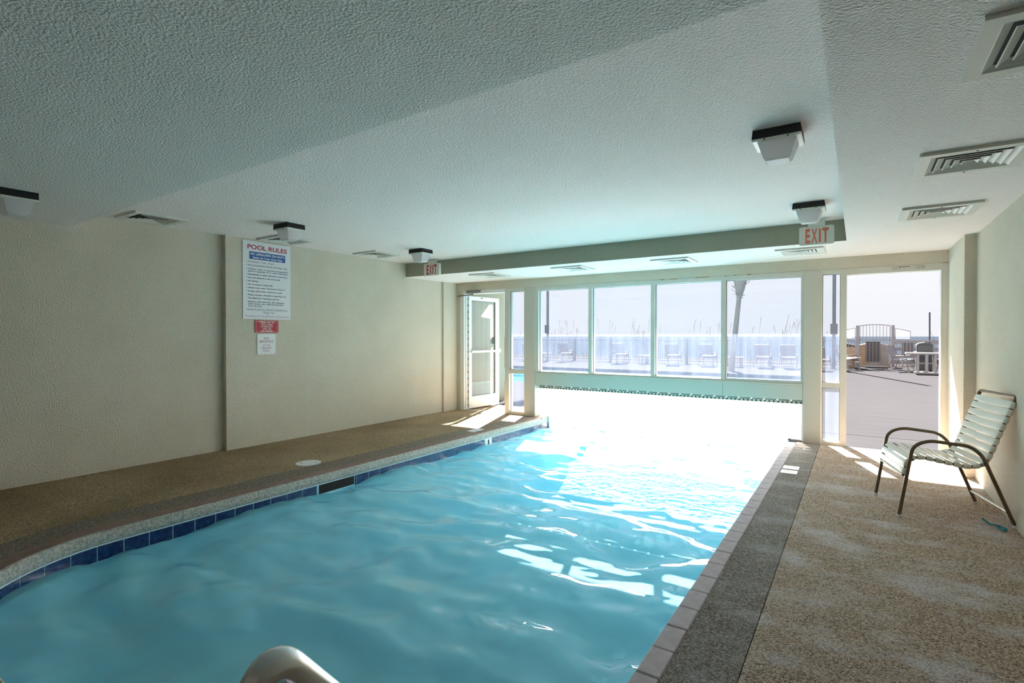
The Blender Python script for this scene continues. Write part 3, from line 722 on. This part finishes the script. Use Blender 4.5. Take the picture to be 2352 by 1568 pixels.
# palm
pl = thing('palm_tree', 'palm tree with ragged trunk top behind the window next to the doorway column', 'tree', (-4.15, 22.2, -.012))
pts = []; rs = []
for k in range(25):
    f_ = k/24; z = 2.80*f_; pts.append((-.02+.27*f_, 0, z)); rs.append((.115-.03*f_)*(1+.05*((k % 2)-.5)))
pts += [(.27, 0, 2.98), (.29, 0, 3.2), (.30, 0, 3.6), (.30, 0, 4.1)]; rs += [.12, .17, .25, .24]
q = MB(); q.tube(pts, rs, 14); q.build('trunk', M['palm'], pl, smooth=True)
for k in range(26):
    a_ = k*2.4; zz = 2.85+random.uniform(0, .8); r0 = .09+.17*(zz-2.85)/.8; ln = random.uniform(.10, .24)
    p0 = Vector((.28+r0*.8*math.cos(a_), r0*.8*math.sin(a_), zz)); p1 = p0+Vector((math.cos(a_)*ln, math.sin(a_)*ln, ln*random.uniform(-.3, .9)))
    q = MB(); q.tube([p0, p1], [.022, .008], 5); q.build('frond_stub', M['palm'], pl)
for k in range(14):
    a_ = k*2*PI/14+.2; up_ = random.uniform(.7, 1.6); q = MB(); prev = None
    rib = []
    for j in range(9):
        f_ = j/8; rad_ = 1.5*f_; rib.append(Vector((.30+math.cos(a_)*rad_, math.sin(a_)*rad_, 4.2+up_*math.sin(f_*2.0)-.25*f_*f_)))
    q.tube(rib, [.018-.0015*j for j in range(9)], 5)
    sdv = Vector((-math.sin(a_), math.cos(a_), 0))
    for j in range(1, 9):
        for sg in (-1, 1):
            b0 = rib[j]; d_ = (rib[j]-rib[j-1]).normalized(); tp = b0 + sdv*sg*.38 + d_*.22 + Vector((0, 0, -.18))
            q.add([b0-d_*.025, b0+d_*.025, tp], [(0, 1, 2)])
    q.build('frond', M['frond'], pl)
# sea oats on the dune
so = MB()
for k in range(130):
    x = random.uniform(-20, -1.2); y = 28.6+random.uniform(0, 1.5); h = random.uniform(1.7, 3.0); dx = random.uniform(-.35, .45)
    b0 = Vector((x, y, -1)); p = [b0 + Vector((dx*(f_**2), 0, (h+.4)*f_)) for f_ in (0, .35, .7, 1)]
    so.tube(p, [.006, .0055, .005, .003], 3); so.tube([p[3]-Vector((dx*.25, 0, .30)), p[3]+Vector((dx*.03, 0, .02))], [.004, .010], 4)
tag(so.build('sea_oats', M['oat']), 'thin sea oat stalks rising above the fence', 'grass', kind='stuff')

# ================================================================== FURNITURE
def make_chair(label, strap):
    t_ = thing('strap_chair', label, 'chair')
    YW = .29; SW = .262; rt = .0125
    for sg in (-1, 1):
        y = sg*YW
        fr = MB(); fr.tube(fillet([(.345, y, .012), (.262, y, .535), (.165, y, .582), (-.085, y, .556), (-.155, y, .495), (-.342, y, .012)], [0, .09, .12, .06, .09, 0], 6), rt, 10)
        af = fr.build('arm_frame', M['bronze'], t_, smooth=True)
        for (fx, tilt) in ((.346, 0), (-.343, 0)):
            cp_ = MB(); cp_.tube([(fx, y, 0), (fx-.002 if fx > 0 else fx+.003, y, .018)], .0145, 10); cp_.build('foot_cap', M['signw'], af, smooth=True)
    prof = fillet([(.312, 0, .305), (.285, 0, .435), (.20, 0, .452), (-.085, 0, .398), (-.185, 0, .425), (-.345, 0, .885)], [0, .06, .06, .10, .07, 0], 7)
    sl = MB()
    left = [(p.x, -SW, p.z) for p in prof]; right = [(p.x, SW, p.z) for p in prof]
    topc = fillet([left[-1], (-.357, -SW, .918), (-.357, SW, .918), right[-1]], [0, .05, .05, 0], 6)
    sl.tube([Vector(p) for p in left]+[Vector(p) for p in topc[1:-1]]+[Vector(p) for p in right[::-1]], rt, 10); sl.build('sling_frame', M['bronze'], t_, smooth=True)
    xb = MB(); xb.tube([(.312, -SW, .305), (.312, SW, .305)], .009, 8); xb.build('front_bar', M['tube_silver'], t_, smooth=True)
    xb = MB(); xb.tube([(-.31, -YW, .10), (-.31, YW, .10)], .010, 8); xb.build('stretcher', M['tube_silver'], t_, smooth=True)
    xb = MB(); xb.tube([(.262, -YW, .43), (.262, -SW, .43)], .010, 8); xb.tube([(.262, SW, .43), (.262, YW, .43)], .010, 8); xb.tube([(-.175, -YW, .43), (-.175, -SW, .43)], .010, 8); xb.tube([(-.175, SW, .43), (-.175, YW, .43)], .010, 8); xb.build('joint_pins', M['bronze'], t_)
    # arc length parametrisation
    cum = [0]
    for i in range(1, len(prof)): cum.append(cum[-1]+(prof[i]-prof[i-1]).length)
    def P(s):
        s = max(0, min(cum[-1], s))
        for i in range(1, len(cum)):
            if cum[i] >= s:
                f_ = (s-cum[i-1])/(cum[i]-cum[i-1]); p = prof[i-1].lerp(prof[i], f_); d_ = (prof[i]-prof[i-1]).normalized(); return p, d_
    s = .012; wd = .049
    while s < cum[-1]-.04:
        st = MB(); vs = []; outl = []
        for k in range(9):
            an = R(-115+205*k/8); outl.append((SW+.0165*math.cos(an), .0165*math.sin(an)))
        outl = outl + [(SW*.5, .013), (0, .0115), (-SW*.5, .013)] + [(-a_, b2) for a_, b2 in outl[::-1]]
        rows = [(-wd/2, -.0025), (-wd*.36, .0), (0, .0012), (wd*.36, .0), (wd/2, -.0025)]
        for (ds, dn) in rows:
            p, d_ = P(s+wd/2+ds); nrm = Vector((d_.z, 0, -d_.x))
            for (la, nn_) in outl:
                sc_ = 1 + dn/.0165
                q_ = p + nrm*(nn_*sc_); lat = la + (dn if la > 0 else -dn)*(1 if abs(la) > SW else 0)
                vs.append((q_.x, lat, q_.z))
        m_ = len(outl); fs = [(r_*m_+k, r_*m_+k+1, (r_+1)*m_+k+1, (r_+1)*m_+k) for r_ in range(len(rows)-1) for k in range(m_-1)]
        st.add(vs, fs); st.build('strap', strap, t_, smooth='all'); s += wd+.0075
    return t_
chair = make_chair('white strap armchair with bronze frame against the right wall indoors', M['strap'])
chair.location = (.537, 5.265, 0); chair.rotation_euler = (0, 0, R(193))
proto = None
OC = [(-15.4, 25.4, 84, 'strap chair outside seen through the sidelight next to the white door'),
      (-13.1, 25.3, 92, 'strap chair outside by the lamp post in the first window bay'),
      (-10.0, 25.3, 88, 'strap chair outside, faint behind the streaky second window bay'),
      (-7.35, 25.3, 93, 'strap chair outside in the third window bay, farther from the palm'),
      (-5.75, 25.3, 86, 'strap chair outside in the third window bay, nearest to the palm trunk'),
      (-3.45, 25.3, 90, 'strap chair outside just right of the palm trunk'),
      (-2.45, 25.3, 91, 'strap chair outside nearest the column in the palm window bay'),
      (-1.25, 24.5, 75, 'strap chair outside at the foot of the post behind the doorway sidelight'),
      (-.36, 25.3, 20, 'strap chair outside at the left jamb of the doorway'),
      (1.42, 25.4, -25, 'strap chair outside left of the white patio table'),
      (2.80, 25.3, 165, 'strap chair outside at the right jamb of the doorway')]
for (x, y, rz, lb) in OC:
    if proto is None:
        proto = make_chair(lb, M['strap_grey']); proto.location = (x, y, -.012); proto.rotation_euler = (0, 0, R(rz)); proto['group'] = 'strap chairs on the terrace'
    else: dup(proto, (x, y, -.012), R(rz), lb, 1.08 if y > 25.2 else 1.0)
# low tables between the deck chairs
for k, (x, y) in enumerate(((-14.5, 25.6), (-8.7, 25.3), (-4.55, 25.2))):
    lt = thing('side_table', ['low white side table between chairs in the first window bay', 'low white side table left of the third window bay chairs', 'low white side table beside the palm trunk'][k], 'table', (x, y, -.012))
    q = MB(); q.bbox(-.3, .3, -.25, .25, .40, .44, .008); q.build('table_top', M['plastic'], lt)
    for sx_ in (-.24, .24):
        for sy_ in (-.19, .19): q = MB(); q.box(sx_-.02, sx_+.02, sy_-.02, sy_+.02, 0, .40); q.build('leg', M['plastic'], lt)

# stainless pool handrail
hr = thing('pool_handrail', 'stainless steel grab rail at the near edge of the pool', 'handrail', (0, 0, 0))
pth = fillet([(-1.05, .34, 0.0), (-.852, .483, .718), (-.822, .525, .813), (-.842, .72, .578), (-.90, 1.23, .0), (-.93, 1.48, -.70), (-.93, 1.50, -1.14)], [0, .03, .09, .05, .2, .1, 0], 8)
q = MB(); q.tube(pth, .0285, 20); q.build('rail_pipe', M['steel'], hr, smooth=True)
q = MB(); q.tube([(-1.051, .339, 0.0), (-1.046, .343, .018)], [.05, .04], 16); q.build('escutcheon', M['steel'], hr, smooth=True)
dr = MB()
for k in range(46):
    f_ = random.uniform(.05, .9); i_ = int(f_*(len(pth)-1)*.62)+6; i_ = min(i_, len(pth)-2); p = pth[i_].lerp(pth[i_+1], random.random()); tg = (pth[i_+1]-pth[i_]).normalized()
    an = random.uniform(0, 2*PI); u_ = tg.cross(Vector((1, 0, 0))).normalized(); v_ = tg.cross(u_)
    nr = (u_*math.cos(an)+v_*math.sin(an)); c_ = p+nr*.0282; rr_ = random.uniform(.0006, .0016)
    if p.z < .3: continue
    vs = [c_+nr*rr_] + [c_+(u_*0+tg*math.cos(b_)+nr.cross(tg)*math.sin(b_))*rr_ for b_ in (0, 1.05, 2.1, 3.14, 4.19, 5.24)]
    dr.add(vs, [(0, 1+k2, 1+(k2+1) % 6) for k2 in range(6)])
tag(dr.build('water_drops', M['caulk'], hr), kind='stuff')

# ------------------------------------------------------------------ ceiling lights
LX, LY = .245, .20
def lamp(label, x, y, z):
    t_ = thing('ceiling_light', label, 'light', (x, y, z), 0, 'square ceiling lights')
    b_ = MB(); b_.prism([(-LX/2, 0), (LX/2, 0), (LX/2+.006, -.052), (-LX/2-.006, -.052)], -LY/2-.004, LY/2+.004, 'y'); b_.build('base', M['lamp_black'], t_)
    r_ = MB(); r_.bbox(-LX/2-.004, LX/2+.004, -LY/2-.006, LY/2+.006, -.066, -.050, .003); rim = r_.build('rim', M['exit_body'], t_)
    l_ = MB(); a1 = (LX/2-.022, LY/2-.016); a2 = (LX/2-.052, LY/2-.040); z0_, z1_, z2_ = -.064, -.158, -.170
    vs = []
    for (ax, ay, zz) in ((a1[0], a1[1], z0_), (a2[0], a2[1], z1_), (a2[0]-.014, a2[1]-.014, z2_)):
        vs += [(-ax, -ay, zz), (ax, -ay, zz), (ax, ay, zz), (-ax, ay, zz)]
    fs = [(i+4*r_i, (i+1) % 4+4*r_i, (i+1) % 4+4+4*r_i, i+4+4*r_i) for r_i in (0, 1) for i in range(4)] + [(8, 9, 10, 11)]
    l_.add(vs, fs); l_.build('lens', M['lens'], t_)
    for sx_ in (-.06, .06): s_ = MB(); s_.tube([(sx_, -LY/2-.010, -.060), (sx_, -LY/2-.004, -.060)], .005, 6); s_.build('screw', M['screw'], rim)
    return t_
lamp('square ceiling light nearest the camera over the right side of the pool', -.395, 3.455, ZC)
lamp('square ceiling light just in front of the salmon-lettered exit sign', -.373, 5.48, ZC)
lamp('square ceiling light beside the pool rules board', -5.10, 3.46, ZC)
lamp('square ceiling light by the red-lettered exit sign', -5.055, 5.45, ZC)
lamp('square ceiling light at the left edge on the lowered near ceiling', -5.17, 1.27, ZN)
# ------------------------------------------------------------------ vents
def vent(label, x, y, z, s_=.475):
    t_ = thing('ceiling_vent', label, 'vent', (x, y, z), 0, 'square ceiling vents')
    h = s_/2; iw = h-.048
    f_ = MB(); 
    for (a_, b2, c_, d_) in ((-h, h, -h, -iw), (-h, h, iw, h), (-h, -iw, -iw, iw), (iw, h, -iw, iw)): f_.box(a_, b2, c_, d_, -.018, 0)
    vf = f_.build('frame', M['vent'], t_)
    b_ = MB(); b_.box(-iw, iw, -iw, iw, -.002, 0); b_.build('backing', M['vent_dark'], t_)
    for k in range(5):
        ro = iw - k*(iw/5); ri = ro-.032; zo, zi = -.018, -.004
        q = MB(); vs = []
        for (r_, zz) in ((ro, zo), (ri, zi), (ri+.003, zi+.001), (ro-.004, zo-.001)): vs += [(-r_, -r_, zz), (r_, -r_, zz), (r_, r_, zz), (-r_, r_, zz)]
        fs = [(i+4*a_, (i+1) % 4+4*a_, (i+1) % 4+4*((a_+1) % 4), i+4*((a_+1) % 4)) for a_ in range(4) for i in range(4)]
        q.add(vs, fs); q.build('louver', M['vent'], t_)
    s2 = MB(); s2.tube([(0, -iw-.024, -.021), (0, -iw-.024, -.017)], .005, 6); s2.build('screw', M['screw'], vf)
    s2 = MB(); s2.tube([(0, iw+.024, -.021), (0, iw+.024, -.017)], .005, 6); s2.build('screw', M['screw'], vf)
vent('large ceiling vent cut off by the top right corner', .555, 2.37, ZS)
vent('middle of the three vents along the right-hand soffit', .51, 3.80, ZS)
vent('farthest of the three vents along the right-hand soffit', .515, 5.23, ZS)
vent('ceiling vent near the lowered ceiling edge on the left', -5.965, 2.505, ZC)
vent('ceiling vent directly above the pool rules board', -5.91, 3.96, ZC)
vent('ceiling vent over the left wall, farthest from the pool rules board', -5.84, 5.37, ZC)
vent('soffit vent nearest the white door', -4.87, 6.83, ZS)
vent('soffit vent second from the white door', -3.40, 6.81, ZS)
vent('soffit vent above the third window bay', -1.975, 6.83, ZS)
vent('soffit vent below the salmon-lettered exit sign', -.55, 6.84, ZS)

# ------------------------------------------------------------------ lettering
def text_mesh(txt):
    cu_ = bpy.data.curves.new('t', 'FONT'); cu_.body = txt; cu_.size = 1; cu_.resolution_u = 3
    o = bpy.data.objects.new('t', cu_); COL.objects.link(o)
    dg = bpy.context.evaluated_depsgraph_get(); me = bpy.data.meshes.new_from_object(o.evaluated_get(dg))
    bpy.data.objects.remove(o); return me
def text_bold(txt, off): 
    cu_ = bpy.data.curves.new('t', 'FONT'); cu_.body = txt; cu_.size = 1; cu_.resolution_u = 3; cu_.offset = off
    o = bpy.data.objects.new('t', cu_); COL.objects.link(o)
    dg = bpy.context.evaluated_depsgraph_get(); me = bpy.data.meshes.new_from_object(o.evaluated_get(dg))
    bpy.data.objects.remove(o); return me
def letter(txt, parent, x0, x1, zc_, h, m, face, bold=.0, shear=0, capref=True):
    """fit text into x0..x1, cap height h centred at zc_; face(x,z)->3-D point"""
    me = text_bold(txt, bold); xs = [v.co.x for v in me.vertices]
    lo, hi = min(xs), max(xs); cap = .70
    for v in me.vertices:
        z = (v.co.y/cap - .5)*h; x = x0+(v.co.x-lo)/(hi-lo)*(x1-x0) + shear*z; v.co = Vector(face(x, zc_+z))
    me.materials.clear(); me.materials.append(m); me.name = 'lettering'
    o = bpy.data.objects.new('lettering', me); COL.objects.link(o); o.parent = parent; return o

def rrect(w_, h_, r_, n=5):
    p = []
    for (cx_, cz_, a0) in ((w_/2-r_, h_/2-r_, 0), (-w_/2+r_, h_/2-r_, PI/2), (-w_/2+r_, -h_/2+r_, PI), (w_/2-r_, -h_/2+r_, 1.5*PI)):
        for k in range(n+1): a_ = a0+k/n*PI/2; p.append((cx_+r_*math.cos(a_), cz_+r_*math.sin(a_)))
    return p
SXW = -6.226
# pool rules board: local coordinates (y along wall, z up) from board centre
rb = thing('pool_rules_board', 'large white pool rules board on the left wall', 'sign', (SXW, 3.913, 2.040))
w_, h_ = .640, .955
q = MB(); q.prism(rrect(w_, h_, .004, 2), 0, .006, 'x'); rbb = q.build('board', M['signw'], rb)
F = lambda d_: (lambda x, z: (d_, x, z))
def fx_(f_): return -w_/2+f_*w_
def fz_(f_): return h_/2-f_*h_
q = MB(); q.prism([(fx_(.13), fz_(.232)), (fx_(.885), fz_(.232)), (fx_(.885), fz_(.134)), (fx_(.13), fz_(.134))], .0055, .0068, 'x'); q.build('blue_band', M['txt_blue'], rb)
letter('POOL RULES', rbb, fx_(.093), fx_(.92), fz_(.075), .053, M['txt_red'], F(.0072), .022)
letter('NO LIFEGUARD ON DUTY', rbb, fx_(.15), fx_(.87), fz_(.163), .027, M['txt_white'], F(.0075), .022)
letter('Swim At Your Own Risk', rbb, fx_(.20), fx_(.825), fz_(.207), .025, M['txt_white'], F(.0075), .022)
RULES = [('Pool Hours - 9 am - 10 pm', .265, .63, 1), ('Pool reserved for Owners & Guests only', .31, .925, 1), ('Children under 12 must be accompanied by', .358, .955, 1), ('parent or guardian 18 or older at all times.', .386, .935, 0),
         ('Absolutely no glass allowed in pool area', .427, .93, 1), ('No pets allowed in the pool area.', .469, .775, 1), ('No diving.', .512, .305, 1), ('No running or rough play.', .555, .615, 1), ('Infants must wear "Swimmer Diapers".', .598, .89, 1),
         ('Proper swim wear required in pool.', .642, .815, 1), ('Please shower off before entering pool.', .689, .905, 1), ('The Maximum Bathing Load 24.', .732, .75, 1), ('Bathers with diarrhea, skin diseases,', .776, .865, 1), ('open lesions, etc. shall be excluded', .804, .83, 0), ('from the pool.', .832, .385, 0)]
for (tx, f_, xr, bl) in RULES:
    letter(tx, rbb, fx_(.10), fx_(xr), fz_(f_), .0165, M['txt_navy'], F(.0072), .016)
    if bl: q = MB(); q.prism([(fx_(.075)+.004*math.cos(k*PI/3), fz_(f_)+.004*math.sin(k*PI/3)) for k in range(6)], .0055, .0072, 'x'); q.build('bullet', M['txt_navy'], rbb)
letter('PLEASE PLACE ALL TRASH IN RECEPTACLE', rbb, fx_(.075), fx_(.93), fz_(.878), .019, M['txt_navy'], F(.0072), .0, .25)
letter('Thank You', rbb, fx_(.40), fx_(.64), fz_(.913), .022, M['txt_navy'], F(.0072), .0, .35)
letter('Tradewinds Condominium Association', rbb, fx_(.04), fx_(.965), fz_(.962), .024, M['txt_pink'], F(.0072), .004)
for zz in (.118, .943): q = MB(); q.tube([(.005, 0, fz_(zz)), (.009, 0, fz_(zz))], .005, 8); q.build('screw', M['screw'], rbb)
# red sign
rs_ = thing('red_notice_sign', 'small red overnight items sign under the pool rules board', 'sign', (SXW, 3.902, 1.470))
q = MB(); q.prism(rrect(.318, .155, .012), 0, .006, 'x'); rsp = q.build('plate', M['signr'], rs_)
q = MB()
for (a_, b2, c_, d_) in ((-.146, .146, .0645, .067), (-.146, .146, -.067, -.0645), (-.146, -.1435, -.067, .067), (.1435, .146, -.067, .067)): q.prism([(a_, c_), (b2, c_), (b2, d_), (a_, d_)], .0055, .0070, 'x')
q.build('border_line', M['txt_white'], rsp)
for tx, z, wd in (('ITEMS LEFT IN', .054, .20), ('POOL AREA', .027, .155), ('OVERNIGHT', .0, .165), ('WILL BE', -.027, .115), ('DISCARDED', -.054, .16)): letter(tx, rsp, -wd/2, wd/2, z, .019, M['txt_white'], F(.0072), .012)
ns = thing('no_smoking_sign', 'small white no smoking sign with rounded corners', 'sign', (SXW, 3.896, 1.251))
q = MB(); q.prism(rrect(.246, .256, .022), 0, .006, 'x'); nsp = q.build('plate', M['signw'], ns)
for tx, z, wd, hh in (('NO', .074, .068, .030), ('SMOKING', .034, .19, .030), ('AT THE', -.015, .098, .020), ('INDOOR', -.050, .125, .022), ('POOL', -.084, .088, .022)): letter(tx, nsp, -wd/2, wd/2, z, hh, M['txt_wine'], F(.0072), .0)
# exit signs (face toward -Y)
def exit_sign(label, x, y, z, m):
    t_ = thing('exit_sign', label, 'sign', (x, y, z))
    q = MB(); q.prism(rrect(.31, .188, .018), -.022, .022, 'y'); hs_ = q.build('housing', M['exit_body'], t_, smooth=True)
    q = MB(); q.bbox(-.075, .075, -.03, .03, .094, ZC-z, .006); q.build('canopy', M['exit_body'], t_)
    Fy = lambda x_, z_: (x_, -.0235, z_)
    letter('E', hs_, -.098, -.056, .0, .140, m, Fy, .035); letter('X', hs_, -.046, .010, .0, .140, m, Fy, .03); letter('I', hs_, .022, .040, .0, .140, m, Fy, .0); letter('T', hs_, .052, .108, .0, .140, m, Fy, .03)
exit_sign('beige exit sign with salmon letters near the doorway', -.358, 6.24, 2.375, M['exit_salmon'])
exit_sign('beige exit sign with red letters near the white door', -5.545, 6.24, 2.385, M['exit_red'])

# ------------------------------------------------------------------ small things on the deck
def marker(label, x0, x1, y0, y1):
    t_ = thing('deck_marker', label, 'marker', ((x0+x1)/2, (y0+y1)/2, 0)); a_, b2 = (x1-x0)/2, (y1-y0)/2
    q = MB(); q.bbox(-a_, a_, -b2, b2, -.004, .0045, .002); q.build('tile_body', M['signw'], t_)
    q = MB(); q.box(-a_*.62, a_*.62, -b2*.10, b2*.10, .004, .0049); q.build('faded_mark', M['txt_navy'] if False else M['coping'], t_)
marker('white depth marker tile on the right deck, farther one', -.638, -.492, 6.035, 6.185)
marker('white depth marker tile on the right deck, nearer one', -.638, -.492, 5.835, 5.985)
marker('white depth marker tile on the left deck by the pool edge', -4.655, -4.525, 5.95, 6.21)
sk_ = thing('skimmer_lid', 'round white skimmer lid in the left deck', 'lid', (-4.893, 3.535, 0))
q = MB(); q.tube([(0, 0, -.02), (0, 0, .004)], .128, 40); q.build('cover', M['signw'], sk_)
for a_ in (.6, 3.7): q = MB(); q.tube([(.08*math.cos(a_), .08*math.sin(a_), .003), (.08*math.cos(a_), .08*math.sin(a_), .0046)], .010, 10); q.build('finger_hole', M['lamp_black'], sk_)
sc_ = MB(); p0 = [( .872, 4.93, .006), (.85, 4.96, .02), (.862, 4.99, .008), (.83, 5.0, .016), (.80, 5.03, .006), (.775, 5.06, .022), (.765, 5.075, .03)]
sc_.tube(fillet(p0, .02, 4), .007, 6); sc_.tube([(.86, 4.92, .006), (.83, 4.97, .006), (.845, 5.0, .012), (.875, 4.965, .006)], .008, 6); tag(sc_.build('string_scrap', M['teal']), 'scrap of teal cord on the deck by the rear chair leg', 'scrap')
